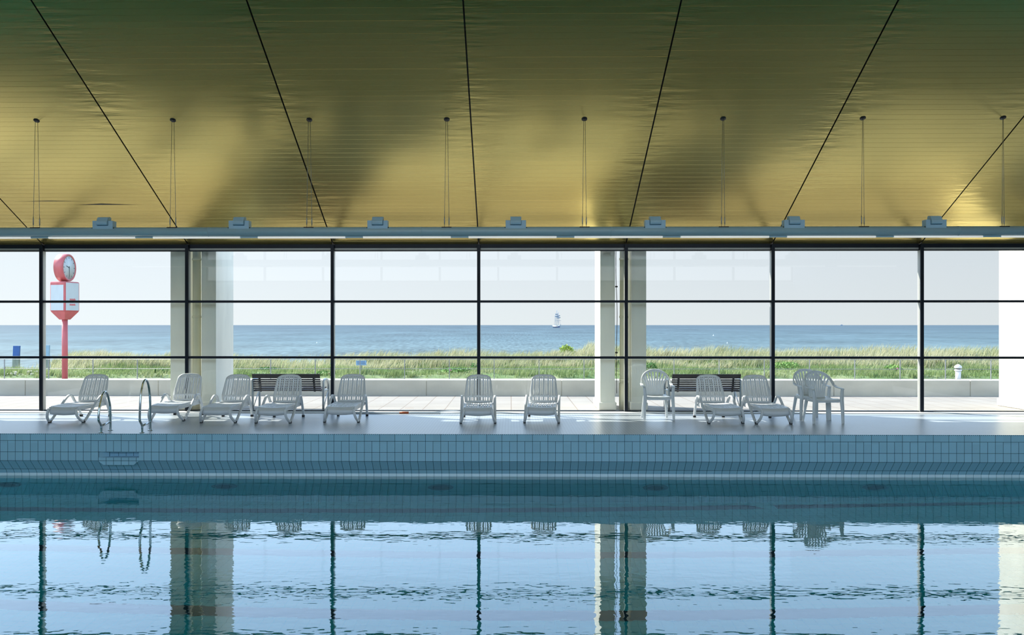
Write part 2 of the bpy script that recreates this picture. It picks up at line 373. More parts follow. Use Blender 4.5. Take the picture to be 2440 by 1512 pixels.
def catmull(P, n=6, closed=False):
    P = [Vector(p) for p in P]; out = []; m = len(P)
    for i in range(m if closed else m - 1):
        p0 = P[i - 1] if (i or closed) else P[0]; p1 = P[i]; p2 = P[(i + 1) % m]; p3 = P[(i + 2) % m] if (closed or i + 2 < m) else P[-1]
        for j in range(n):
            t = j / n; out.append(.5 * ((2 * p1) + (p2 - p0) * t + (2 * p0 - 5 * p1 + 4 * p2 - p3) * t * t + (3 * p1 - p0 - 3 * p2 + p3) * t ** 3))
    if not closed: out.append(P[-1])
    return out
def slotted(xs, vs, holes, fn):
    """sheet from a grid of columns xs and rows vs, leaving out the cells in holes; fn maps (x, v) to a point"""
    mb = MB(); W = len(xs); pts = [fn(x, v) for v in vs for x in xs]
    fs = [(j * W + i, j * W + i + 1, (j + 1) * W + i + 1, (j + 1) * W + i) for j in range(len(vs) - 1) for i in range(W - 1) if (i, j) not in holes]
    mb.add(pts, fs, True); return mb
R = math.radians

# ------------------------------------------------------------------ the hall shell
XL, XR = -15.0, 15.0
MULL = [X(p, FAC) for p in (103.5, 449, 794, 1141, 1491, 1839, 2192)]
STEP = (MULL[-1] - MULL[0]) / 6
BAYS = [MULL[0] - STEP * 2, MULL[0] - STEP] + MULL + [MULL[-1] + STEP, MULL[-1] + 2 * STEP]
deck = MB().box((XL, EDGE + .002, -.008), (XR, FAC + .1, 0)).build('floor', 'deck_tile'); tag(deck, kind='structure')
nd = MB().box((XL, -8, -.5), (XR, 2.299, 0)).build('floor_near_side', 'deck_tile'); tag(nd, kind='structure')
tag(MB().box((XL, FAC - .36, 0), (XR, FAC - .05, .012)).build('trim_1', 'wall_paint'), kind='structure')

# ceiling: sloping up from the facade, in bays of long narrow slats with dark joints between bays
SLOPE = .524; CZ0 = 3.375
def ceil_z(y):
    y0 = 7.0
    if y >= y0: return CZ0 + SLOPE * (FAC - y)
    t = y0 - y; z = CZ0 + SLOPE * (FAC - y0); L = 5.0
    return z + SLOPE * (min(t, L) - min(t, L) ** 2 / (2 * L))
rnd = random.Random(4)
cv, cf, ce = [], [], []
SL = .1003
rows = []
y = FAC - .02
while y > 4: rows.append(y); y -= SL
while y > -7.9: rows.append(y); y -= .4
rows.append(-8.0)
for bi in range(len(BAYS) - 1):
    x0, x1 = BAYS[bi] + .012, BAYS[bi + 1] - .012
    cols = [0, .03, .08, .16, .3, .5, .7, .84, .92, .97, 1]
    for ri in range(len(rows) - 1):
        ya, yb = rows[ri], rows[ri + 1]; g = .0028
        tl = rnd.gauss(0, .0003)
        prof = [(ya - g / 2, 0.0), (yb + g / 2, tl), (yb + g / 2, .012)] 
        o = len(cv)
        for (yy, dz) in prof:
            for c in cols:
                cv.append((x0 + (x1 - x0) * c, yy, ceil_z(yy) + dz)); ce.append(abs(2 * c - 1))
        n = len(cols)
        for r_ in range(2):
            for i in range(n - 1): cf.append((o + r_ * n + i, o + (r_ + 1) * n + i, o + (r_ + 1) * n + i + 1, o + r_ * n + i + 1))
me = bpy.data.meshes.new('ceiling'); me.from_pydata(cv, [], cf); a = me.attributes.new('enddist', 'FLOAT', 'POINT'); a.data.foreach_set('value', ce)
me.materials.append(MATS['ceiling_metal']); ceil_o = bpy.data.objects.new('ceiling', me); COL.objects.link(ceil_o); tag(ceil_o, kind='structure')
def seam_gap(xa, xb, d, w, peak):
    n = 24; lo, hi = [], []
    for i in range(n + 1):
        u = i / n; k = max(0.0, 1 - abs(u - peak) / (peak if u < peak else 1 - peak)) ** 1.6; xx = xa + (xb - xa) * u
        lo.append((xx, d, ceil_z(d) - .003)); hi.append((xx, d - w * k - .0015, ceil_z(d - w * k - .0015) - .003))
    g = MB(); g.add(lo + hi, [(i, i + 1, n + 2 + i, n + 1 + i) for i in range(n)]); tag(g.build('ceiling_seam_gap', 'black_metal'), kind='structure')
seam_gap(X(35, 14.99), X(218, 14.99), 14.99, .014, .45); seam_gap(X(178, 15.09), X(338, 15.09), 15.09, .035, .40)
mb = MB(); ys = [FAC + .3, 12, 7, 6, 5, 4, 3, 2, 0, -8]
poly = [(yy, ceil_z(yy) + .05) for yy in ys] + [(yy, ceil_z(yy) + .25) for yy in ys[::-1]]
mb.prism(poly, BAYS[0], BAYS[-1], 'yz'); tag(mb.build('ceiling_backing', 'black_metal'), kind='structure')
CW = BAYS[0], BAYS[-1]
for nm, xx in (('wall_left', CW[0]), ('wall_right', CW[1])):
    s_ = -1 if xx < 0 else 1
    poly = [(yy, ceil_z(yy) + .05) for yy in (FAC, 12, 7, 5, 3, 2, 0, -8)] + [(-8, -.5), (FAC, -.5)]
    tag(MB().prism(poly, xx, xx + s_ * .2, 'yz').build(nm, 'wall_paint'), kind='structure')
tag(MB().box((CW[0], -8.2, -.5), (CW[1], -8, 3.9)).build('wall_back', 'wall_paint'), kind='structure')
# clerestory above the back wall
ct = ceil_z(-8) + .1
root = empty('window_10', (0, -8.1, 3.9)); tag(root, kind='structure')
mb = MB()
for i in range(len(BAYS)): mb.box((BAYS[i] - .05, -.06, 0), (BAYS[i] + .05, .06, ct - 3.9))
for zz in (0, 1.9, ct - 3.9 - .1): mb.box((BAYS[0], -.05, zz), (BAYS[-1], .05, zz + .1))
mb.build('window_frame', 'frame_paint', root)

# sea-front glazing, one window per bay
ZT = [Z(597, FAC), Z(718, FAC), Z(851, FAC)]
for i in range(len(BAYS) - 1):
    x0, x1 = BAYS[i], BAYS[i + 1]
    w = empty('window_%d' % (i), ((x0 + x1) / 2, FAC, 0)) if i else empty('window_11', ((x0 + x1) / 2, FAC, 0))
    tag(w, kind='structure'); h = (x1 - x0) / 2
    # post at the right hand side of the bay
    MB().box((h - .032, -.10, 0), (h + .032, .035, CZ0)).build('mullion', 'frame_paint', w, bevel=.004)
    MB().box((h - .020, -.065, 0), (h - .0325, .03, ZT[0])).box((h + .0325, -.065, 0), (h + .022, .03, ZT[0])).build('mullion_trim', 'frame_seal', w)
    for z_ in (ZT[1], ZT[2]): MB().box((-h + .033, -.075, z_ - .023), (h - .033, .03, z_ + .023)).build('transom', 'frame_paint', w, bevel=.004)
    MB().box((-h + .033, -.02, ZT[0] + .055), (h - .033, .04, CZ0 + .02)).build('header', 'frame_paint', w)
    MB().box((-h + .033, -.012, ZT[0] + .012), (h - .033, .04, ZT[0] + .055)).build('header_seal', 'frame_seal', w)
    MB().box((-h + .033, -.05, ZT[0] - .008), (h - .033, .04, ZT[0] + .012)).build('header_bead', 'frame_paint', w)
    MB().box((-h + .033, -.05, -.01), (h - .033, .05, .028)).build('sill', 'frame_paint', w)
    for za, zb in ((.028, ZT[2] - .023), (ZT[2] + .023, ZT[1] - .023), (ZT[1] + .023, ZT[0] - .008)):
        MB().box((-h + .033, -.006, za), (h - .033, .006, zb)).build('glass_pane', 'window_glass', w)

# ------------------------------------------------------------------ the pool
NX0, NX1 = X(233, EDGE), X(331, EDGE)              # foothold niche
BY = EDGE + .18; FLOORZ = -2.5; PN = 2.6
mb = MB(); prof = [(EDGE, 0), (EDGE, -.29), (EDGE, -.437), (EDGE + .145, -.60), (BY, -.666), (BY, FLOORZ)]
def wall_strip(x0, x1, i0, i1):
    for i in range(i0, i1):
        (ya, za), (yb, zb) = prof[i], prof[i + 1]
        mb.add([(x0, ya, za), (x1, ya, za), (x1, yb, zb), (x0, yb, zb)], [(0, 3, 2, 1)])
wall_strip(CW[0], NX0, 0, 4); wall_strip(NX1, CW[1], 0, 4)
wall_strip(NX0, NX1, 0, 1)
nd_ = .17; nb = -.385; i0 = .19; i1 = .07
# recessed opening with splayed cheeks
mb.add([(NX0, EDGE, -.29), (NX1, EDGE, -.29), (NX1 - i1, EDGE + nd_, -.33), (NX0 + i0, EDGE + nd_, -.33)], [(0, 1, 2, 3)])
mb.add([(NX0, EDGE, nb), (NX1, EDGE, nb), (NX1 - i1, EDGE + nd_, nb), (NX0 + i0, EDGE + nd_, nb)], [(0, 1, 2, 3)])
mb.add([(NX0 + i0, EDGE + nd_, nb), (NX1 - i1, EDGE + nd_, nb), (NX1 - i1, EDGE + nd_, -.33), (NX0 + i0, EDGE + nd_, -.33)], [(0, 1, 2, 3)])
mb.add([(NX0, EDGE, -.29), (NX0, EDGE, nb), (NX0 + i0, EDGE + nd_, nb), (NX0 + i0, EDGE + nd_, -.33)], [(0, 1, 2, 3)])
mb.add([(NX1, EDGE, -.29), (NX1, EDGE, nb), (NX1 - i1, EDGE + nd_, nb), (NX1 - i1, EDGE + nd_, -.33)], [(0, 1, 2, 3)])
mb.add([(NX0, EDGE, nb), (NX1, EDGE, nb), (NX1, EDGE, -.437), (NX0, EDGE, -.437)], [(0, 1, 2, 3)])
# the step block under it keeps the plane of the wall and is cut back at both sides
mb.add([(NX0, EDGE, -.437), (NX1, EDGE, -.437), (NX1 - .085, EDGE, -.505), (NX0 + .09, EDGE, -.505)], [(0, 1, 2, 3)])
yc_ = EDGE + .145 * (.505 - .437) / .163
mb.add([(NX0 + .09, EDGE, -.505), (NX1 - .085, EDGE, -.505), (NX1 - .085, yc_, -.505), (NX0 + .09, yc_, -.505)], [(0, 1, 2, 3)])
mb.add([(NX0, EDGE, -.437), (NX0 + .09, EDGE, -.505), (NX0 + .09, yc_, -.505), (NX0, yc_, -.505)], [(0, 1, 2, 3)])
mb.add([(NX1, EDGE, -.437), (NX1 - .085, EDGE, -.505), (NX1 - .085, yc_, -.505), (NX1, yc_, -.505)], [(0, 1, 2, 3)])
wall_strip(NX0, NX1, 2, 4)
tag(mb.build('wall_pool_far', 'pool_wall_tile', fix=False), kind='structure')
tag(MB().box((CW[0], BY, FLOORZ), (CW[1], BY + .2, -.666)).build('wall_pool_basin', 'basin_tile'), kind='structure')
tag(MB().box((CW[0], PN - .3, FLOORZ), (CW[1], PN, -.001)).build('wall_pool_near', 'basin_tile'), kind='structure')
tag(MB().box((CW[0], PN - .3, FLOORZ - .2), (CW[1], BY + .2, FLOORZ)).build('floor_pool', 'pool_floor_tile'), kind='structure')
for ly in (8.62, 10.5):
    tag(MB().box((CW[0], ly - .125, FLOORZ), (CW[1], ly + .125, FLOORZ + .004)).build('floor_lane_line', 'lane_tile'), kind='structure')
for xa, xb in ((CW[0], X(1805, 12.8)), (X(1848, 12.8), CW[1] - .05)):
    fy = lambda x: 12.35 + .6 * (x + 8) / 16
    tag(MB().prism([(xa, fy(xa) - .12), (xb + .1, fy(xb) - .12), (xb - .1, min(fy(xb) + .12, 13.09)), (xa, fy(xa) + .12)], FLOORZ, FLOORZ + .004, 'xy').build('floor_lane_line', 'lane_tile'), kind='structure')
xj = X(1786, EDGE)
tag(MB().box((xj - .011, EDGE - .003, -.437), (xj + .011, EDGE + .004, -.002)).build('trim_2', 'lamp_paint'), kind='structure')
tag(MB().box((CW[0] + .01, PN - .1, FLOORZ - .1), (CW[1] - .01, BY + .05, WATER)).build('pool_water', 'pool_water'),
    'clear blue pool water with gentle ripples mirroring the windows', 'water', kind='stuff')
lights = []
for k, p in enumerate((20, 535, 1050, 1562, 2085)):
    xx = X(p, BY); zc = WATER - .80
    t = empty('underwater_light', (xx, BY, zc))
    MB().lathe([(.21, 0), (.21, .02), (.185, .03)], (0, 0, 0), (0, -1, 0), 28).build('rim', 'light_rim', t)
    MB().lathe([(.18, .0), (.18, .026), (.1, .034)], (0, 0, 0), (0, -1, 0), 28).build('lens', 'lens_dark', t)
    tag(t, ['round dark underwater light in pool wall at left edge', 'round underwater light in pool wall, first right of the handrails',
            'round underwater light in pool wall near the middle', 'round underwater light in pool wall below the armchair with the pier behind',
            'round underwater light in pool wall near the right edge'][k], 'underwater light', 'round lights in the far pool wall')

# ------------------------------------------------------------------ hanging light pipe
PY_ = 13.05; PZ = (Z(540, PY_) + Z(563, PY_)) / 2; PR = (Z(540, PY_) - Z(563, PY_)) / 2
pipe = empty('lighting_pipe', (0, PY_, PZ)); tag(pipe, 'long blue grey round pipe hung across the hall with white tube lamps below', 'light pipe')
MB().tube([(CW[0] + .02, 0, 0), (CW[1] - .02, 0, 0)], PR, 28).build('pipe', 'pipe_paint', pipe)
for p in (498, 1005, 1455, 1833, 2282): 
    MB().tube([(X(p, PY_) - .006, 0, 0), (X(p, PY_) + .006, 0, 0)], PR + .0025, 28).build('pipe_joint', 'pipe_paint', pipe)
pitch = X(365, PY_) - X(116, PY_)
for k in range(-1, 10):
    xa = X(116, PY_) + pitch * k * 1.0
    MB().tube([(xa, 0, -PR - .012), (xa + pitch * .832, 0, -PR - .012)], .017, 10).build('tube_lamp', 'lamp_tube', pipe)
    MB().box((xa + pitch * .832, -.015, -PR - .022), (xa + pitch, .015, -PR + .005)).build('lamp_socket', 'pipe_paint', pipe)
ups = (249, 572, 901, 1229, 1560, 1890, 2226)
names = ['leftmost', 'second from the left', 'third from the left', 'middle one of seven', 'third from the right', 'second from the right', 'rightmost']
def make_uplight():
    t = empty('uplight', (0, PY_, PZ + PR * .8))
    # U-shaped bracket saddled on the pipe
    MB().prism([(-.165, -.02), (.165, -.02), (.165, .115), (.09, .115), (.09, .035), (-.09, .035), (-.09, .115), (-.165, .115)], -.065, .065).build('bracket', 'lamp_paint', t, bevel=.004)
    pr = [(-.10, .045), (-.105, .075), (-.10, .10), (-.055, .17), (.02, .185), (.05, .17), (.06, .10), (.04, .05), (-.02, .035)]
    MB().prism(pr, -.088, .088, 'yz').build('lamp_head', 'lamp_paint', t, bevel=.006)
    gl = MB().box((-.075, .045, .075), (.075, .068, .16)).build('lamp_glass', 'clock_white', t)
    for s_ in (-1, 1): MB().tube([(s_ * .165, -.045, -.006), (s_ * .180, -.045, -.006)], .012, 10).build('knob', 'black_metal', t)
    return t
u0 = make_uplight()
for k, p in enumerate(ups):
    o = u0 if k == 0 else copy_tree(u0)
    o.location = (X(p, PY_), PY_, PZ + PR * .8)
    tag(o, 'blue grey spotlight box on the hanging pipe, ' + names[k], 'spotlight', 'spotlights on the pipe')
anch = (87, 412, 737, 1064.5, 1392.5, 1723, 2056, 2390)
def make_hanger(ztop):
    t = empty('hanger', (0, PY_, PZ + PR)); H = ztop - (PZ + PR)
    for s_ in (-1, 1):
        MB().tube([(s_ * .035, s_ * .03, .0), (s_ * .012, s_ * .012, H)], .0035, 6).build('cable', 'cable_steel', t)
        MB().lathe([(.004, .03), (.009, .05), (.009, .14), (.004, .17)], (s_ * .034, s_ * .03, 0), (0, 0, 1), 8).build('turnbuckle', 'cable_steel', t)
    MB().box((-.08, -.052, -.019), (.08, .03, -.003)).build('clamp_plate', 'black_metal', t)
    tl = math.atan(SLOPE); q = Matrix.Rotation(-tl, 3, 'X')
    ax = q @ Vector((0, 0, 1))
    MB().lathe([(.047, -.004), (.047, .004)], (0, 0, H), tuple(ax), 20).build('ceiling_cup', 'black_metal', t)
    return t
ORD = ['leftmost', 'second', 'third', 'fourth', 'fifth', 'sixth', 'seventh', 'rightmost']
h0 = make_hanger(ceil_z(PY_) - .002)
for k, p in enumerate(anch):
    o = h0 if k == 0 else copy_tree(h0)
    o.location = (X(p, PY_), PY_, PZ + PR)
    tag(o, 'thin twin wire hanger with black ceiling cup above the pipe, %s' % (ORD[k] if k in (0, 7) else ORD[k] + ' from the left'), 'hanger', 'wire hangers holding the pipe')

# ------------------------------------------------------------------ grab rails at the niche
def grab_rail(px, H, label):
    x = X(px, 13.03); t = empty('grab_rail', (x, 13.04, 0)); tag(t, label, 'handrail', 'curved steel handrails at the pool edge')
    P = [(0, 0, 0), (0, 0, .10), (0, -.02, .14), (0, -.075, .20), (0, -.085, .26), (0, -.06, H * .62), (0, -.02, H - .16), (0, .04, H - .045), (0, .12, H), (0, .20, H - .045), (0, .255, H - .16), (0, .29, H * .6), (0, .30, .2), (0, .30, 0)]
    MB().tube(catmull(P, 5), .0185, 12, up=(1, 0, 0)).build('rail', 'steel', t)
    MB().tube([(0, 0, .11), (0, .30, .14)], .016, 10, up=(1, 0, 0)).build('crossbar', 'steel', t)
    for y_ in (0, .30): MB().lathe([(.045, 0), (.045, .006), (.024, .014)], (0, y_, 0), (0, 0, 1), 18).build('flange', 'steel', t)
grab_rail(240.5, .655, 'shorter curved steel handrail at the pool edge in front of lounger')
grab_rail(338, .85, 'taller curved steel handrail at the pool edge, right of the shorter one')

# ------------------------------------------------------------------ loungers
SLX = [.027, .059, .1125, .146, .197]; SW = .0082
def slot_cols(half):
    c = []
    for s_ in SLX: c += [s_ - SW, s_ + SW]
    c = c + [half]; return [-v for v in c[::-1]] + [0] + c
HOLE = [i for i, (a_, b_) in enumerate(zip(slot_cols(.27)[:-1], slot_cols(.27)[1:])) if abs(b_ - a_ - 2 * SW) < 1e-6]
def make_lounger():
    t = empty('sun_lounger', (0, 0, 0))
    # seat: slotted shell, curling down at the foot end
    vs = [0, .02, .05, .09, .115, .24, .30, .56, .62, .85, .92, 1.0]
    holes = {(i, j) for i in HOLE for j in (4, 6, 8)}
    def sf(x, v):
        y = -.13 + v * 1.03; z = .285 - .018 * math.cos(x / .25 * 1.3) + .010
        z += .012 * math.sin(v * 3.1)
        if v < .1: q = (.1 - v) / .1; z -= .055 * q * q; y += .02 * q
        return (x, y, z)
    slotted(slot_cols(.255), vs, holes, sf).build('seat', 'white_plastic', t, solid=.014)
    # apron under the foot end and side rails
    n = 14; mb = MB()
    for k in range(n):
        x0 = -.25 + .5 * k / n; x1 = -.25 + .5 * (k + 1) / n
        zb = lambda x: .165 - .022 * (1 - (x / .25) ** 2)
        mb.add([(x0, -.118, .245), (x1, -.118, .245), (x1, -.095, zb(x1)), (x0, -.095, zb(x0)), (x0, -.103, .245), (x1, -.103, .245), (x1, -.08, zb(x1)), (x0, -.08, zb(x0))],
               [(0, 1, 2, 3), (4, 7, 6, 5), (3, 2, 6, 7), (0, 4, 5, 1)], True)
    mb.build('apron', 'white_plastic', t)
    for s_ in (-1, 1):
        MB().box((s_ * .245, -.10, .225), (s_ * .262, .9, .29)).build('side_rail', 'white_plastic', t, bevel=.005)
        # one moulded loop: foot-end leg, armrest, rear leg
        P = [(s_ * .245, -.13, .262), (s_ * .255, -.155, .20), (s_ * .275, -.13, .11), (s_ * .30, -.04, .035), (s_ * .307, .02, .028), (s_ * .307, .09, .06), (s_ * .305, .28, .20), (s_ * .305, .47, .345), (s_ * .305, .58, .415), (s_ * .305, .66, .435),
             (s_ * .303, .73, .41), (s_ * .30, .80, .33), (s_ * .292, .87, .25), (s_ * .285, .95, .13), (s_ * .278, 1.01, .02)]
        q = [(-.021, -.012), (-.021, .009), (-.015, .015), (.015, .015), (.021, .009), (.021, -.012)]
        MB().sweep(catmull(P, 4), [(b_, a_) for a_, b_ in q], up=(1, 0, 0)).build('armrest_frame', 'white_plastic', t)
        MB().tube([(s_ * .26, .90, .262), (s_ * .296, .86, .27)], .018, 8).build('pivot', 'white_plastic', t)
        for (xx, yy) in ((s_ * .305, 0), (s_ * .278, 1.01)):
            MB().box((xx - .023, yy - .03, 0), (xx + .023, yy + .03, .04)).build('foot_pad', 'black_rubber', t, bevel=.006)
    # backrest
    vs = [0, .06, .08, .20, .27, .86, .89, .925, .96, .985, 1.0]
    holes = {(i, j) for i in HOLE for j in (2, 4, 6)} - {(HOLE[0], 6), (HOLE[-1], 6)}
    def bf(x, v):
        w = 1.0 + .06 * math.sin(math.pi * min(v, .85) / .85)
        if v > .45: w *= 1 - .16 * ((v - .45) / .55) ** 2
        if v > .92: w *= 1 - .30 * ((v - .92) / .08) ** 2
        q_ = .22 if v < .89 else .22 + .78 * (v - .89) / .11
        xx = x * (w if abs(x) > .22 else 1 + (w - 1) * q_); z = .285 + v * .52 - (xx ** 2) * .55 * v; y = .885 + .20 * v - .02 * math.sin(v * 3.14) - .25 * xx * xx
        return (xx, y, z)
    slotted(slot_cols(.258), vs, holes, bf).build('backrest', 'white_plastic', t, solid=.016)
    MB().tube([(-.16, .99, .42), (-.15, .93, .20), (.15, .93, .20), (.16, .99, .42)], .009, 8).build('back_prop', 'white_plastic', t)
    return t
lp = make_lounger()
LG = [((118.5 + 199) / 2, 1006.5, 0, 'white slatted sun lounger farthest left, behind the shorter handrail'),
      (398, 1002.5, 0, 'white slatted sun lounger just right of the taller handrail'),
      (520.5, 1007, 0, 'white slatted sun lounger in front of the left pier, third from the left'),
      (651, 1008, 0, 'white slatted sun lounger in front of the dark bench, fourth from the left'),
      (814, 1006, 0, 'white slatted sun lounger at the right end of the left bench, fifth from left'),
      (1139, 1008.5, R(1.5), 'white slatted sun lounger seen head on, in front of the middle mullion'),
      (1290.5, 1007.5, R(-4.5), 'white slatted sun lounger seen head on, below the sailing ship'),
      (1729.5, 1009, R(3), 'white slatted sun lounger in front of the right bench, right of the armchair'),
      (1843.3, 1010, R(1), 'white slatted sun lounger farthest right, left of the paired armchairs')]
for k, (px, py, rz, lb) in enumerate(LG):
    o = lp if k == 0 else copy_tree(lp)
    gx, gy = ground(px, py); o.location = (gx, gy, 0); o.rotation_euler = (0, 0, rz)
    tag(o, lb, 'sun lounger', 'white sun loungers along the window')

# ------------------------------------------------------------------ stacking armchairs
def make_armchair():
    t = empty('garden_armchair', (0, 0, 0)); M = 'white_plastic_aged'
    xs = [-.215, -.19, -.12, -.04, .04, .12, .19, .215]; vs = [0, .05, .15, .5, .85, 1.0]
    def sf(x, v):
        z = .425 - .018 * math.sin(math.pi * v) + .012 * (x / .2) ** 2 - (.03 * (1 - v / .15) ** 2 if v < .15 else 0)
        return (x * (1.03 - .14 * v), -.235 + .44 * v, z)
    slotted(xs, vs, set(), sf).build('seat', M, t, solid=.012)
    MB().box((-.205, -.228, .372), (.205, -.214, .412)).box((-.216, -.22, .372), (-.204, .17, .418)).box((.204, -.22, .372), (.216, .17, .418)).build('seat_apron', M, t, bevel=.004)
    for s_ in (-1, 1):
        q = [(-.028, -.006), (-.028, .006), (.018, .006), (.018, .030), (.028, .030), (.028, -.006)]
        MB().sweep([(s_ * .270, -.222, 0), (s_ * .262, -.215, .25), (s_ * .250, -.21, .42), (s_ * .262, -.205, .56), (s_ * .268, -.20, .615)], q, up=(0, -1, 0), smooth=False, scales=[.72, .92, 1.05, .9, .8]).build('front_leg', M, t)
        MB().sweep([(s_ * .235, .255, 0), (s_ * .215, .215, .22), (s_ * .195, .18, .41)], q, up=(0, 1, 0), smooth=False, scales=[.62, .8, .95]).build('rear_leg', M, t)
        P = [(s_ * .268, -.225, .595), (s_ * .270, -.21, .615), (s_ * .272, -.12, .622), (s_ * .276, .0, .63), (s_ * .274, .09, .66)]
        MB().sweep(catmull(P, 4), [(-.026, -.008), (-.026, .006), (.026, .006), (.026, -.008)], smooth=False).build('armrest', M, t, bevel=.003)
    # backrest: rim hoop with fanned ribs, one moulding
    mb = MB(); hoop = []
    for k in range(25):
        a_ = math.pi * k / 24; c_ = -math.cos(a_); s_ = math.sin(a_)
        hoop.append((.268 * c_ * (1 - .06 * s_), .10 + .165 * s_ ** .7, .66 + .235 * s_ ** .85))
    mb.sweep(hoop, [(-.012, -.024), (-.012, .024), (.008, .024), (.008, -.024)], up=(0, -.25, 1), smooth=False)
    for k in range(9):
        u = (k - 4) / 4.0; xb = u * .135; a_ = math.pi / 2 + u * 1.08; c_ = -math.cos(a_); s_ = math.sin(a_)
        xt, yt, zt = .25 * c_ * -1 * -1, .10 + .160 * s_ ** .7, .655 + .232 * s_ ** .85
        P = [(xb, .195, .425), (xb * 1.05, .205, .52), (xb + (xt - xb) * .32, .21 + (yt - .21) * .4, .52 + (zt - .52) * .45), (xt, yt, zt)]
        if abs(u) > .8: P[-1] = (xt * 1.0, yt, zt)
        mb.sweep(catmull(P, 4), [(-.0165, -.005), (-.0165, .005), (.0165, .005), (.0165, -.005)], up=(0, -1, .1), smooth=False, scales=[(1.0, 1)] * 4 + [(.92, 1)] * 5 + [(1.0, 1)] * 4)
    mb.box((-.15, .188, .40), (.15, .204, .45))
    mb.build('backrest', M, t, bevel=.002)
    return t
ac = make_armchair()
for k, (px, py, rz, lb) in enumerate([(1570.5, 1001, 0, 'white plastic armchair standing alone in the sun beside the middle pier'),
                                      (1942, 1000, R(2), 'white plastic armchair half hidden behind the other of the right pair'),
                                      (1971, 1009, R(6), 'white plastic armchair in front, overlapping the other of the right pair')]):
    o = ac if k == 0 else copy_tree(ac)
    gx, gy = ground(px, py); o.location = (gx, gy + .23, 0); o.rotation_euler = (0, 0, rz)
    tag(o, lb, 'armchair', 'white plastic armchairs')

# telescopic pole lying along the sill
p0 = X(838, FAC - .42); p1 = X(1092, FAC - .42)
pole = empty('telescopic_pole', (p0, FAC - .42, 0)); tag(pole, 'pale telescopic pole with orange grip lying along the window sill', 'pole')
MB().tube([(0, .0, .02), (p1 - p0 - .35, .0, .02)], .020, 10).build('shaft', 'pole_white', pole)
g0 = X(952, FAC - .42) - p0; g1 = X(974, FAC - .42) - p0
MB().tube([(g0, 0, .022), (g1, 0, .022)], .022, 12).build('grip', 'pole_orange', pole)
mb = MB(); mb.tube(catmull([(p1 - p0 - .6, 0, .02), (p1 - p0 - .4, .05, .035), (p1 - p0 - .1, .06, .05), (p1 - p0 + .12, .02, .03), (p1 - p0 - .1, -.03, .02), (p1 - p0 - .38, -.01, .018)], 5), .010, 8); mb.build('hook', 'pole_white', pole)

# ------------------------------------------------------------------ outside: piers, benches
def pier(px_left, label, width):
    Yf = FAC + .33; x0 = X(px_left, Yf); t = empty('pier', (x0 + .475, Yf, 0)); tag(t, label, 'pier', 'plastered piers outside the window')
    for a_, b_ in ((-.475, -.17), (.17, .475)):
        MB().box((a_, 0, 0), (b_, 1.05, 4.2)).build('fin', 'pier_plaster', t, bevel=.006)
        MB().box((a_ - .03, -.03, 0), (b_ + .03, 1.08, .16)).build('plinth', 'pier_plaster', t, bevel=.02)
    MB().box((-.475, 0, 3.72), (.475, 1.05, 4.25)).build('crosshead', 'pier_plaster', t)
    MB().tube([(.03, .12, 0), (.03, .12, 4.2)], .085, 20).build('downpipe', 'downpipe_paint', t)
    MB().tube([(.03, .12, .0), (.03, .12, .55)], .10, 20).build('pipe_foot', 'downpipe_paint', t)
    for z_ in (.6, 1.9, 3.1): MB().tube([(.03, .12, z_), (.03, .12, z_ + .04)], .095, 20).build('pipe_clamp', 'downpipe_paint', t)
    return t
pr1 = pier(406, 'cream twin-fin pier with round downpipe behind the left loungers', 110)
pr2 = pier(1430, 'cream twin-fin pier with white sunlit side behind the lone armchair', 110)
pier(2454, 'white sunlit pier cut off by the right edge of the photo', 110)
# thin cable in the gap of the middle pier
c_ = MB(); c_.tube(catmull([(-.07, .5, .3), (-.075, .5, 1.2), (-.06, .5, 2.0), (-.085, .5, 2.9), (-.07, .5, 3.55), (.0, .4, 3.65)], 6), .007, 6)
cb = c_.build('cable', 'black_metal', pr2)
for z_ in (1.15, 2.55, 3.45): MB().box((-.10, .48, z_), (-.05, .52, z_ + .03)).build('cable_clip', 'black_metal', pr2)

def make_bench():
    t = empty('park_bench', (0, 0, 0))
    n, lean = 7, .16
    def bk(z): return .10 - (z - .38) * .35
    # wide curved top plank and the slats below it; the bench looks out to sea
    for k in range(n):
        if k == n - 1: z0, z1 = .655, .748
        else: z0 = .385 + k * .0455; z1 = z0 + .030
        MB().add([], []).prism([(bk(z0) - .012, z0), (bk(z1) - .012, z1), (bk(z1) + .014, z1), (bk(z0) + .014, z0)], -.70, .70, 'yz').build('back_slat', 'bench_wood', t, bevel=.004)
    for k in range(7):
        y0 = .16 + k * .062
        MB().box((-.70, y0, .395 + k * .004), (.70, y0 + .045, .42 + k * .004)).build('seat_slat', 'bench_wood', t, bevel=.004)
    for x in (-.56, .56): MB().prism([(bk(.37) + .012, .37), (bk(.73) + .012, .73), (bk(.73) + .03, .73), (bk(.37) + .03, .37)], x - .02, x + .02, 'yz').build('back_support', 'black_metal', t)
    for s_ in (-1, 1):
        x = s_ * .735
        P = [(x, .14, 0), (x, .14, .55), (x, .17, .60), (x, .30, .62), (x, .50, .58), (x, .60, .50), (x, .62, .40)]
        MB().sweep(catmull(P, 4), [(-.02, -.02), (-.02, .02), (.02, .02), (.02, -.02)], up=(1, 0, 0)).build('arm_frame', 'bench_steel', t)
        MB().tube([(x, .16, .02), (x, .60, .40)], .010, 8, up=(1, 0, 0)).build('brace', 'bench_steel', t)
        MB().box((min(x - .01, s_ * .66), .15, .37), (max(x + .01, s_ * .66), .60, .393)).build('seat_bearer', 'bench_steel', t)
        MB().box((x - .02, .58, 0), (x + .02, .62, .42)).build('front_leg', 'bench_steel', t)
    return t
b1 = make_bench(); YB = FAC + .22
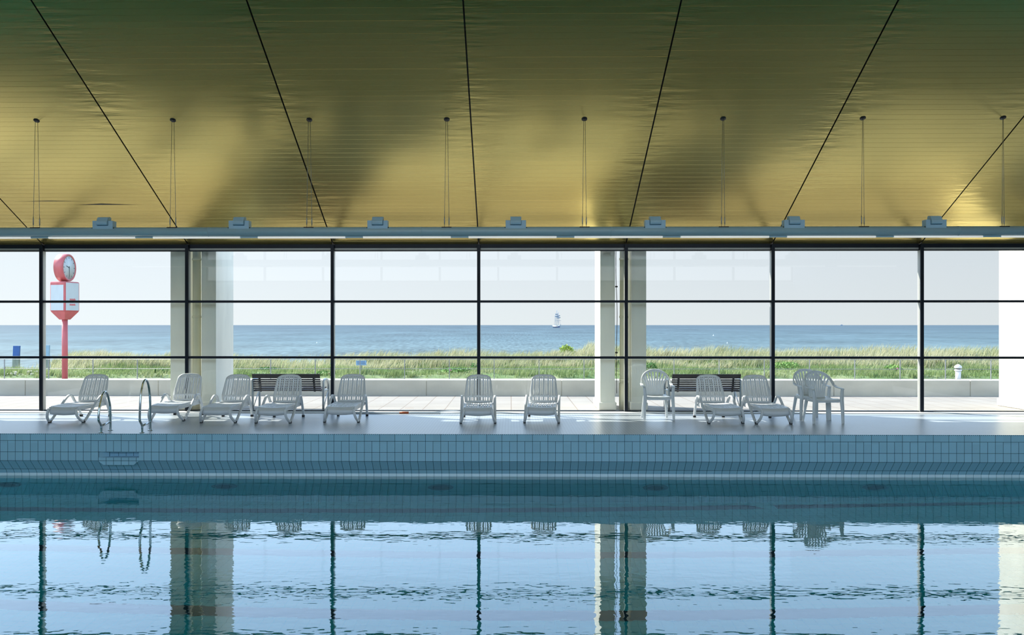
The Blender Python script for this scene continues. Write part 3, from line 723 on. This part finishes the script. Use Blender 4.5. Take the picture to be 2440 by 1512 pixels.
b1.location = (X(682, YB), YB, 0); tag(b1, 'dark slatted bench with grey steel arms behind the fourth lounger', 'bench', 'benches facing the sea')
b2 = copy_tree(b1); b2.location = (X(1683, YB), YB, 0); tag(b2, 'dark slatted bench with steel arms right of the lone armchair', 'bench', 'benches facing the sea')

# ------------------------------------------------------------------ terrace, low wall, railing
WY = ground(1218, 942)[1]; WT = Z(905, WY)
tag(MB().box((-40, FAC + .05, -.3), (40, WY + .4, -.004)).build('terrace_paving', 'terrace_paver'), kind='structure')
jx = [X(p, WY) for p in (60, 377, 700, 1016, 1338, 1660, 1987, 2312)]; st = (jx[-1] - jx[0]) / 7
js = [jx[0] - st * k for k in range(5, 0, -1)] + jx + [jx[-1] + st * k for k in range(1, 6)]
mb = MB()
for a_, b_ in zip(js[:-1], js[1:]): mb.box((a_ + .007, WY, -.1), (b_ - .007, WY + .35, WT))
mb.box((js[0], WY + .02, -.1), (js[-1], WY + .33, WT - .03))
tag(mb.build('wall_terrace', 'concrete_wall', bevel=.012), kind='structure')

RY = 30.9; RT = Z(856, RY)
rl = empty('promenade_railing', (0, RY, 0)); tag(rl, 'thin grey metal railing with two rails along the dune behind the wall', 'railing')
zs = Z(878.5, RY)
MB().tube([(-34, 0, RT), (34, 0, RT)], .011, 8).build('top_rail', 'rail_steel', rl)
MB().tube([(-34, 0, zs), (34, 0, zs)], .0085, 8).build('middle_rail', 'rail_steel', rl)
xp = X(10.6, RY); dxp = (X(2361, RY) - xp) / 22
for k in range(-3, 26):
    xx = xp + dxp * k
    MB().box((xx - .013, -.016, -.32), (xx + .013, .016, RT)).build('post', 'rail_steel', rl)

# ------------------------------------------------------------------ dune, beach, sea
CX = [(p - 1218) / 48.0 for p in (-400, 60, 110, 160, 400, 560, 700, 800, 950, 1250, 1370, 1405, 1450, 1600, 2300, 3000)]
CH = [-.75, -.75, -.55, -.10, -.08, -.20, -.30, -.25, -.10, -.05, .08, .42, .18, .08, .12, .1]
PROM = -.32                                            # promenade behind the low wall
def dune_h(x, y):
    c = np.interp(x * 40.0 / y, CX, CH); base = PROM + 0 * x
    t = np.clip((y - 31.2) / 8.5, 0, 1); t = t * t * (3 - 2 * t); base = base + .10 * np.clip((y - 31.2) / .4, 0, 1)
    h = base * (1 - t) + c * t + (.05 * np.sin(x * 1.4 + y * .9) + .04 * np.sin(x * .55 - y * 1.3)) * np.clip(y - 31.2, 0, 1)
    f = np.clip((y - 42) / 16.0, 0, 1)
    return h * (1 - f) + (-3.1) * f
tag(MB().box((-60, WY + .33, PROM - .3), (60, 31.3, PROM)).build('promenade_paving', 'terrace_paver'), kind='structure')
gx = np.linspace(-70, 70, 241); gy = np.concatenate([np.linspace(31.2, 45, 40), np.linspace(46, 75, 16)])
GX, GY = np.meshgrid(gx, gy); GZ = dune_h(GX, GY)
mb = MB(); nx = len(gx)
mb.add(list(zip(GX.ravel().tolist(), GY.ravel().tolist(), GZ.ravel().tolist())), [(j * nx + i, j * nx + i + 1, (j + 1) * nx + i + 1, (j + 1) * nx + i) for j in range(len(gy) - 1) for i in range(nx - 1)], True)
tag(mb.build('dune_ground', 'dune_soil'), kind='structure')
SEA = -3.3
tag(MB().box((-30000, 60, SEA - 1), (30000, 50000, SEA)).build('sea_water', 'sea'), 'wide blue sea with small choppy waves up to the horizon', 'sea', kind='stuff')

def grass(name, N, seed, yr, hmin, hmax, wid, lean, pal, label, xr=(-32, 32), thin=None):
    g = np.random.default_rng(seed)
    x = g.uniform(xr[0], xr[1], N); y = yr[0] + (yr[1] - yr[0]) * g.random(N) ** 1.0
    # clumps
    cx = g.uniform(xr[0], xr[1], N // 26); cyy = g.uniform(yr[0], yr[1], N // 26); idx = g.integers(0, N // 26, N); m = g.random(N) < .7
    x[m] = cx[idx[m]] + g.normal(0, .12, m.sum()); y[m] = cyy[idx[m]] + g.normal(0, .12, m.sum())
    ok = (y > 31.25) & (np.abs(x / y) < .72)
    if thin is not None: ok &= g.random(N) < np.clip(thin(x, y), 0, 1)
    x, y = x[ok], y[ok]; n = len(x)
    z = dune_h(x, y) - .02; h = g.uniform(hmin, hmax, n) * (.8 + .3 * np.sin(x * .9 + y)); a = g.uniform(0, 2 * np.pi, n)
    ln = np.abs(g.normal(lean, .15, n)) * h; la = g.normal(.25, .8, n)
    wx, wy = np.cos(a) * wid / 2, np.sin(a) * wid / 2; lx, lyy = np.cos(la) * ln, np.sin(la) * ln
    V = np.zeros((n, 5, 3))
    V[:, 0] = np.stack([x - wx, y - wy, z], 1); V[:, 1] = np.stack([x + wx, y + wy, z], 1)
    V[:, 2] = np.stack([x + wx * .8 + lx * .35, y + wy * .8 + lyy * .35, z + h * .6], 1); V[:, 3] = np.stack([x - wx * .8 + lx * .35, y - wy * .8 + lyy * .35, z + h * .6], 1)
    V[:, 4] = np.stack([x + lx, y + lyy, z + h], 1)
    me = bpy.data.meshes.new(name); me.vertices.add(n * 5); me.vertices.foreach_set('co', V.ravel())
    base = (np.arange(n) * 5)[:, None]; L = np.concatenate([base + np.array([[0, 1, 2, 3]]), base + np.array([[3, 2, 4]])], 1)
    me.loops.add(n * 7); me.loops.foreach_set('vertex_index', L.ravel()); me.polygons.add(n * 2)
    st_ = np.stack([np.arange(n) * 7, np.arange(n) * 7 + 4], 1).ravel(); me.polygons.foreach_set('loop_start', st_)
    me.update(calc_edges=True); me.validate()
    at_ = me.color_attributes.new('Col', 'FLOAT_COLOR', 'POINT'); pa = np.array(pal)
    field = .5 + .5 * np.sin(x * .8 + 2 * np.sin(y * .7)) * np.cos(y * .9 + x * .3)
    k = np.clip((field * .6 + g.random(n) * .6) * (len(pa) - 1) * .85, 0, len(pa) - 1.001); i_ = k.astype(int); fr = (k - i_)[:, None]
    c = (pa[i_] * (1 - fr) + pa[i_ + 1] * fr) * g.uniform(.8, 1.2, (n, 1))
    C = np.ones((n, 5, 4)); C[:, :, :3] = c[:, None, :]; at_.data.foreach_set('color', C.ravel())
    me.materials.append(MATS['grass']); o = bpy.data.objects.new(name, me); COL.objects.link(o)
    tag(o, label, 'grass', kind='stuff'); return o
grass('marram_grass', 62000, 1, (34.5, 43), .32, .68, .028, .45, [(.27, .30, .14), (.39, .38, .22), (.55, .50, .34)], 'tall pale marram grass leaning in the wind on the dune crest',
      thin=lambda x, y: np.where((x / y > -.29) & (x / y < -.22), .25, np.where(x / y < -.575, .12, 1.0)))
grass('meadow_grass', 78000, 2, (31.2, 37), .13, .30, .026, .3, [(.12, .19, .06), (.22, .28, .11), (.38, .39, .21)], 'short green grass growing between the railing and the dune crest')

def bush(px, py, Y, w, h, n, m, label, seed, flowers=0, leaf=.08):
    x = X(px, Y); z0 = float(dune_h(np.array([x]), np.array([Y]))[0]) ; zc = Z(py, Y, px)
    r_ = random.Random(seed); t = empty('wild_shrub', (x, Y, z0)); tag(t, label, 'shrub')
    top = max(zc - z0, h * .5); mb = MB()
    for k in range(n):
        a_ = r_.uniform(0, 6.283); u = r_.random() ** .5; el = r_.random()
        p = Vector((math.cos(a_) * u * w * (1 - .35 * el), math.sin(a_) * u * w * .8 * (1 - .35 * el), .03 + (top + h * .0) * el * (1 - .25 * u) * r_.uniform(.85, 1.12)))
        d = Vector((r_.gauss(0, 1), r_.gauss(0, 1), r_.gauss(0, .7) + .5)).normalized(); e = d.orthogonal().normalized(); e = Matrix.Rotation(r_.uniform(0, 6.28), 3, d) @ e; q = d.cross(e); L_ = leaf * r_.uniform(.7, 1.3)
        mb.add([p - e * L_ * .3, p + q * L_ * .5 - e * L_ * .02, p + e * L_ * .3, p + q * L_, p - q * L_ * .1 + d * .004], [(0, 4, 2, 1), (0, 1, 3), (1, 2, 3)])
    mb.build('foliage', m, t)
    sm = MB()
    for k in range(8):
        a_ = k * .8; sm.tube([(0, 0, -.05), (math.cos(a_) * w * .3, math.sin(a_) * w * .3, top * .45), (math.cos(a_) * w * .55, math.sin(a_) * w * .5, top * .8)], .006, 5)
    sm.build('stems', 'stem_brown', t)
    for k in range(flowers):
        a_ = r_.uniform(3.3, 6.1); p = (math.cos(a_) * w * .6, math.sin(a_) * w * .6, top * r_.uniform(.5, .95))
        MB().lathe([(.004, 0), (.03, .012), (.034, .02), (.01, .012)], p, (0, -1, .4), 8).build('flower', 'petal_pink', t)
bush(1350, 823, 40.0, 0.48, .4, 900, 'leaf_light', 'bright yellow-green bush on the dune crest below the sailing ship', 3, leaf=.11)
bush(1089, 884, 32.4, 0.72, .3, 900, 'leaf_mid', 'green rose bush with pink flowers left of the head-on lounger', 4, 4)
bush(1130, 866, 33.9, 0.23, .3, 160, 'leaf_dark', 'small dark sprig left of the middle mullion on the dune', 5)
bush(905, 882, 32.8, 0.57, .3, 600, 'leaf_mid', 'low green shrub right of the small blue sign', 6)
bush(770, 886, 32.0, 0.54, .3, 500, 'leaf_mid', 'low green shrub with pink flowers above the left bench end', 7, 2)
bush(640, 876, 34.3, 0.65, .3, 500, 'leaf_dark', 'low dark green shrub above the left bench', 8)
bush(1550, 864, 33.5, 0.32, .2, 220, 'leaf_dark', 'small dark shrub just right of the middle pier', 9)
bush(2128, 870, 32.9, 0.46, .3, 500, 'leaf_mid', 'green shrub with a pink flower left of the bollard lamp', 10, 1)
bush(1870, 862, 33.9, 0.72, .3, 600, 'leaf_mid', 'green shrub on the dune just right of the sixth mullion', 11)
bush(385, 884, 32.4, 0.43, .3, 400, 'leaf_dark', 'dark green shrub left of the left pier', 12)

# stones and a log at the far left, a sand patch beside the mullion
rk = empty('stone_heap', (X(55, 31.8), 31.8, PROM + .02)); tag(rk, 'pale stony sand patch in the grass at far left behind the wall', 'stones')
r_ = random.Random(5)
for k in range(14):
    c = Vector((r_.uniform(-.6, .6), r_.uniform(-.2, .4), r_.uniform(.03, .2))); s_ = r_.uniform(.06, .12)
    bm = bmesh.new(); bmesh.ops.create_icosphere(bm, subdivisions=2, radius=s_)
    for v in bm.verts: v.co = Vector((v.co.x * 1.3, v.co.y, v.co.z * .7)) * (1 + r_.uniform(-.12, .12)) + c
    me = bpy.data.meshes.new('stone'); bm.to_mesh(me); bm.free(); me.materials.append(MATS['sand']); o = bpy.data.objects.new('stone', me); COL.objects.link(o); o.parent = rk
bl = MB(); r_ = random.Random(8)
lg = empty('driftwood', (X(2, 38), 38, float(dune_h(np.array([X(2, 38)]), np.array([38.]))[0]) + .05)); tag(lg, 'dark driftwood lying on the beach grass at far left edge', 'driftwood')
MB().tube(catmull([(-.5, 0, .08), (-.2, .05, .16), (.1, 0, .12), (.35, .05, .2)], 4), .07, 8, scales=None).build('trunk', 'rock_grey', lg)
MB().tube(catmull([(0, 0, .12), (.1, 0, .3), (.22, .02, .38)], 4), .025, 6).build('branch', 'rock_grey', lg)

# ------------------------------------------------------------------ street clock, signs, bollard
YC = 29.5; cxk = X(154.5, YC); KC = YC / 22.6
ck = empty('street_clock', (cxk, YC, PROM)); tag(ck, 'red street clock on a tall red post with white sign box', 'clock')
zk = lambda py: Z(py, YC, 155) - PROM
MB().tube([(0, 0, 0), (0, 0, zk(755))], .076 * KC, 18).build('pole', 'clock_red', ck)
az = R(73.5); a2 = az - math.pi / 2
rot = Matrix.Rotation(az, 3, 'Z'); bw = .265 * KC
def rb(mb, a_, b_): return mb.box(a_, b_, rot=rot, piv=(0, 0, 0))
zb, zt_ = zk(742), zk(671)
body = rb(MB(), (-bw, -bw, zb), (bw, bw, zt_)).build('sign_box', 'clock_red', ck, bevel=.05)
tp = MB(); c4 = [(-1, -1), (1, -1), (1, 1), (-1, 1)]
tp.add([rot @ Vector((a_ * bw * .95, b_ * bw * .95, zb + .01)) for a_, b_ in c4] + [rot @ Vector((a_ * .13, b_ * .13, zk(761))) for a_, b_ in c4], [(0, 1, 2, 3), (4, 7, 6, 5), (0, 4, 5, 1), (1, 5, 6, 2), (2, 6, 7, 3), (3, 7, 4, 0)])
tp.build('sign_base', 'clock_red', ck, bevel=.01)
for k in range(4):
    rr = Matrix.Rotation(az + k * math.pi / 2, 3, 'Z')
    pn = MB().box((-bw + .055, -bw - .008, zb + .04), (bw - .055, -bw + .004, zt_ - (.13 if k % 2 else .045)), rot=rr, piv=(0, 0, 0)).build('sign_panel', 'clock_white', ck, bevel=.004)
    if k in (0, 2):
        for zz, wd in ((zb + .41, .125), (zb + .22, .13)):
            tx = MB(); q = random.Random(3)
            xx = -wd
            while xx < wd:
                ww = q.uniform(.012, .022); tx.box((xx, -bw - .011, zz), (xx + ww, -bw - .0075, zz + q.uniform(.05, .075)), rot=rr, piv=(0, 0, 0)); xx += ww + .007
            tx.build('lettering', 'sign_red', pn)
MB().tube([(0, 0, zt_ - .01), (0, 0, zk(668))], .09, 16).build('neck', 'clock_red', ck)
ax = Vector((math.cos(R(2)), math.sin(R(2)), 0)); cc = Vector((0, 0, zk(637.5))); RC = .385 * KC
MB().lathe([(RC * .93, -.17), (RC, -.155), (RC, .155), (RC * .98, .17), (RC * .86, .17), (RC * .86, .155)], cc, ax, 40).build('clock_drum', 'clock_red', ck)
fc = MB().lathe([(RC * .86, -.156), (RC * .86, .1565)], cc, ax, 40).build('clock_face', 'clock_white', ck)
side = ax.cross(Vector((0, 0, 1))).normalized()                 # to the left when looking at the face is -(ax x up)
rightv = Vector((0, 0, 1)).cross(ax).normalized()
def hand(ang, L, w, off, par, nm):
    d = rightv * math.sin(ang) + Vector((0, 0, 1)) * math.cos(ang); p = d.cross(ax)
    o_ = cc + ax * off
    MB().add([o_ - d * L * .15 - p * w, o_ - d * L * .15 + p * w, o_ + d * L + p * w * .5, o_ + d * L - p * w * .5] + [q_ + ax * .006 for q_ in (o_ - d * L * .15 - p * w, o_ - d * L * .15 + p * w, o_ + d * L + p * w * .5, o_ + d * L - p * w * .5)],
             [(0, 1, 2, 3), (4, 7, 6, 5), (0, 4, 5, 1), (1, 5, 6, 2), (2, 6, 7, 3), (3, 7, 4, 0)]).build(nm, 'clock_ink', par)
hand(2 * math.pi * 9.5 / 12, .22, .019, .159, fc, 'hour_hand'); hand(math.pi, .34, .014, .165, fc, 'minute_hand')
mk = MB()
for k in range(12):
    a_ = k * math.pi / 6; d = rightv * math.sin(a_) + Vector((0, 0, 1)) * math.cos(a_); p = d.cross(ax); o_ = cc + ax * .1575
    w = .012; b0, b1_ = .33, .40
    mk.add([o_ + d * b0 - p * w, o_ + d * b0 + p * w, o_ + d * b1_ + p * w, o_ + d * b1_ - p * w], [(0, 1, 2, 3)])
mk.build('hour_marks', 'clock_ink', fc)

YS = 32.0; sx_ = X(861, YS)
sg = empty('small_sign', (sx_, YS, PROM)); tag(sg, 'small blue grey notice board on a thin post behind the railing', 'sign')
MB().box((-.02, -.01, 0), (.02, .01, Z(866, YS) - PROM)).build('post', 'post_grey', sg)
bd = MB().box((X(848.5, YS) - sx_, -.03, Z(870, YS) - PROM), (X(873.5, YS) - sx_, -.012, Z(858.5, YS) - PROM)).build('board', 'sign_blue', sg, bevel=.004)
tx = MB()
for z_ in (860.8, 863.6, 866.4): tx.box((X(851, YS) - sx_, -.034, Z(z_ + .7, YS) - PROM), (X(871, YS) - sx_, -.029, Z(z_ - .5, YS) - PROM))
tx.build('lettering', 'sign_ink', bd)
def beach_post(px0, px1, py, Y, m, label):
    xa, xb = X(px0, Y), X(px1, Y); xm = (xa + xb) / 2; zg = float(dune_h(np.array([xm]), np.array([float(Y)]))[0]); w = (xb - xa) / 2
    t = empty('beach_marker', (xm, Y, zg)); tag(t, label, 'marker board'); zt = Z(py, Y, px0) - zg; zm = Z(849, Y, px0) - zg
    MB().prism([(-w * 1.15, -.1), (w * .85, -.1), (w * 1.0, zm), (-w, zm)], -.06, .06).build('post', 'post_grey', t)
    MB().prism([(-w, zm), (w, zm), (w * 1.15, zt), (-w * .85, zt)], -.05, .05).build('board', m, t)
beach_post(31.5, 46.5, 823.5, 41, 'board_blue', 'blue topped marker board on the beach at far left')
beach_post(108, 117.5, 822, 41, 'sign_blue', 'faded mauve marker board peeping out right of the first mullion')

YBL = 29.6; xb_ = X(2283, YBL); KB = YBL / 21.0
bo = empty('bollard_lamp', (xb_, YBL, PROM)); tag(bo, 'pale bollard lamp with domed cap behind the wall at right', 'bollard')
zz = lambda py: Z(py, YBL, 2283) - PROM
MB().lathe([(.066 * KB, 0), (.066 * KB, zz(884))], (0, 0, 0), (0, 0, 1), 20).build('shaft', 'bollard', bo)
MB().lathe([(.06 * KB, zz(884)), (.088 * KB, zz(883)), (.09 * KB, zz(880.5)), (.06 * KB, zz(879.5))], (0, 0, 0), (0, 0, 1), 20).build('collar', 'bollard', bo)
MB().lathe([(.055 * KB, zz(880)), (.055 * KB, zz(876))], (0, 0, 0), (0, 0, 1), 20).build('lamp_glass', 'lens_dark', bo)
MB().lathe([(.085 * KB, zz(877)), (.092 * KB, zz(875)), (.085 * KB, zz(872)), (.05 * KB, zz(869)), (.02 * KB, zz(867.5)), (.004 * KB, zz(867))], (0, 0, 0), (0, 0, 1), 20).build('cap', 'bollard', bo)

# ------------------------------------------------------------------ ships and buoys
D = 1550.0; SX = X(1327, D); sp = empty('tall_ship', (SX, D, SEA)); tag(sp, 'three-masted sailing ship with dark hull and furled sails on the horizon', 'ship')
u = D / F
hp = []
hull = MB()
secs = [(-14, .3, 4.5), (-9, 2.8, 3.4), (0, 4.6, 2.6), (9, 4.4, 3.0), (14, 3.4, 4.4)]
# seen obliquely from the bow quarter
rotS = Matrix.Rotation(R(20), 3, 'Z')
for y_, hw, zt in secs:
    hp += [rotS @ Vector((s_ * hw * f_, y_, z_)) for s_, f_, z_ in ((-1, 1, zt), (-1, .75, .2), (-1, .3, -1), (1, .3, -1), (1, .75, .2), (1, 1, zt))]
fs = [(i * 6 + m, i * 6 + (m + 1) % 6, (i + 1) * 6 + (m + 1) % 6, (i + 1) * 6 + m) for i in range(4) for m in range(6)] + [tuple(range(6)), tuple(24 + m for m in range(6))[::-1]]
MB().add([p * 1.0 for p in hp], fs).build('hull', 'hull_dark', sp)
MB().add([rotS @ Vector((s_ * (hw * 1.03), y_, z_)) for y_, hw, zt in secs for s_, z_ in ((-1, zt * .80), (-1, zt * 1.02), (1, zt * 1.02), (1, zt * .80))],
         [(i * 4 + m, i * 4 + (m + 1) % 4, (i + 1) * 4 + (m + 1) % 4, (i + 1) * 4 + m) for i in range(4) for m in range(4)]).build('hull_stripe', 'hull_white', sp)
rotM = Matrix.Rotation(R(20), 3, 'Z')
for y_, H in ((-7, 30), (0.5, 34), (8, 26)):
    b = rotM @ Vector((0, y_, 0)); MB().tube([b + Vector((0, 0, 2)), b + Vector((0, 0, H))], .42, 8).build('mast', 'spars', sp)
    for z_, L_ in ((H * .45, 5.4), (H * .66, 4.6), (H * .78, 3.8)):
        if y_ == 8 or (y_ > 0 and z_ < H * .5): continue
        yd = Matrix.Rotation(R(8), 3, 'Z') @ Vector((1, 0, 0))
        MB().tube([b - yd * L_ + Vector((0, 0, z_)), b + yd * L_ + Vector((0, 0, z_))], .25, 6).build('yard', 'spars', sp)
        if z_ > H * .5: MB().tube([b - yd * L_ * .8 + Vector((0, -.5, z_ - .5)), b + Vector((0, -.6, z_ - 1.1)), b + yd * L_ * .8 + Vector((0, -.5, z_ - .5))], .75, 6).build('furled_sail', 'sails', sp)
rg = MB()
for a_, b_ in (((0, -17, 5), (0, -7, 28)), ((0, -7, 28), (0, .5, 33)), ((0, .5, 33), (0, 8, 25)), ((0, 8, 25), (0, 14, 5)), ((4, -7, 3), (0, -7, 24)), ((-4, -7, 3), (0, -7, 24)), ((4, 1, 3), (0, 1, 27)), ((-4, 1, 3), (0, 1, 27))):
    rg.tube([rotM @ Vector(a_), rotM @ Vector(b_)], .11, 4)
rg.build('rigging', 'spars', sp)
MB().tube([rotM @ Vector((0, -13, 4)), rotM @ Vector((0, -19, 6.5))], .35, 6).build('bowsprit', 'spars', sp)
D2 = 6000.0; fr = empty('distant_ship', (X(2005, D2), D2, SEA)); tag(fr, 'tiny grey ship silhouette on the horizon at right', 'ship')
MB().prism([(-11, 0), (11, 0), (13, 5), (-13, 5)], -4, 4).build('hull', 'spars', fr)
MB().box((-5, -3, 5), (6, 3, 9)).build('deckhouse', 'spars', fr)
for px, py, lb in ((755, 817, 'small white buoy floating on the sea left of the third mullion'), (1700, 799.5, 'tiny white buoy far out, right of the middle pier'), (1733, 817.5, 'white buoy closer in, above the right bench')):
    gx_, gy_ = ground(px, py, SEA)
    b = empty('buoy', (gx_, gy_, SEA)); tag(b, lb, 'buoy', 'buoys floating offshore'); q = gy_ / F
    MB().lathe([(.2 * q, -.5 * q), (1.3 * q, -.2 * q), (1.5 * q, .5 * q), (.9 * q, 1.3 * q), (.3 * q, 1.6 * q)], (0, 0, 0), (0, 0, 1), 12).build('float', 'buoy_white', b)
    MB().tube([(0, 0, 1.5 * q), (0, 0, 3.5 * q)], .25 * q, 6).build('staff', 'buoy_white', b)
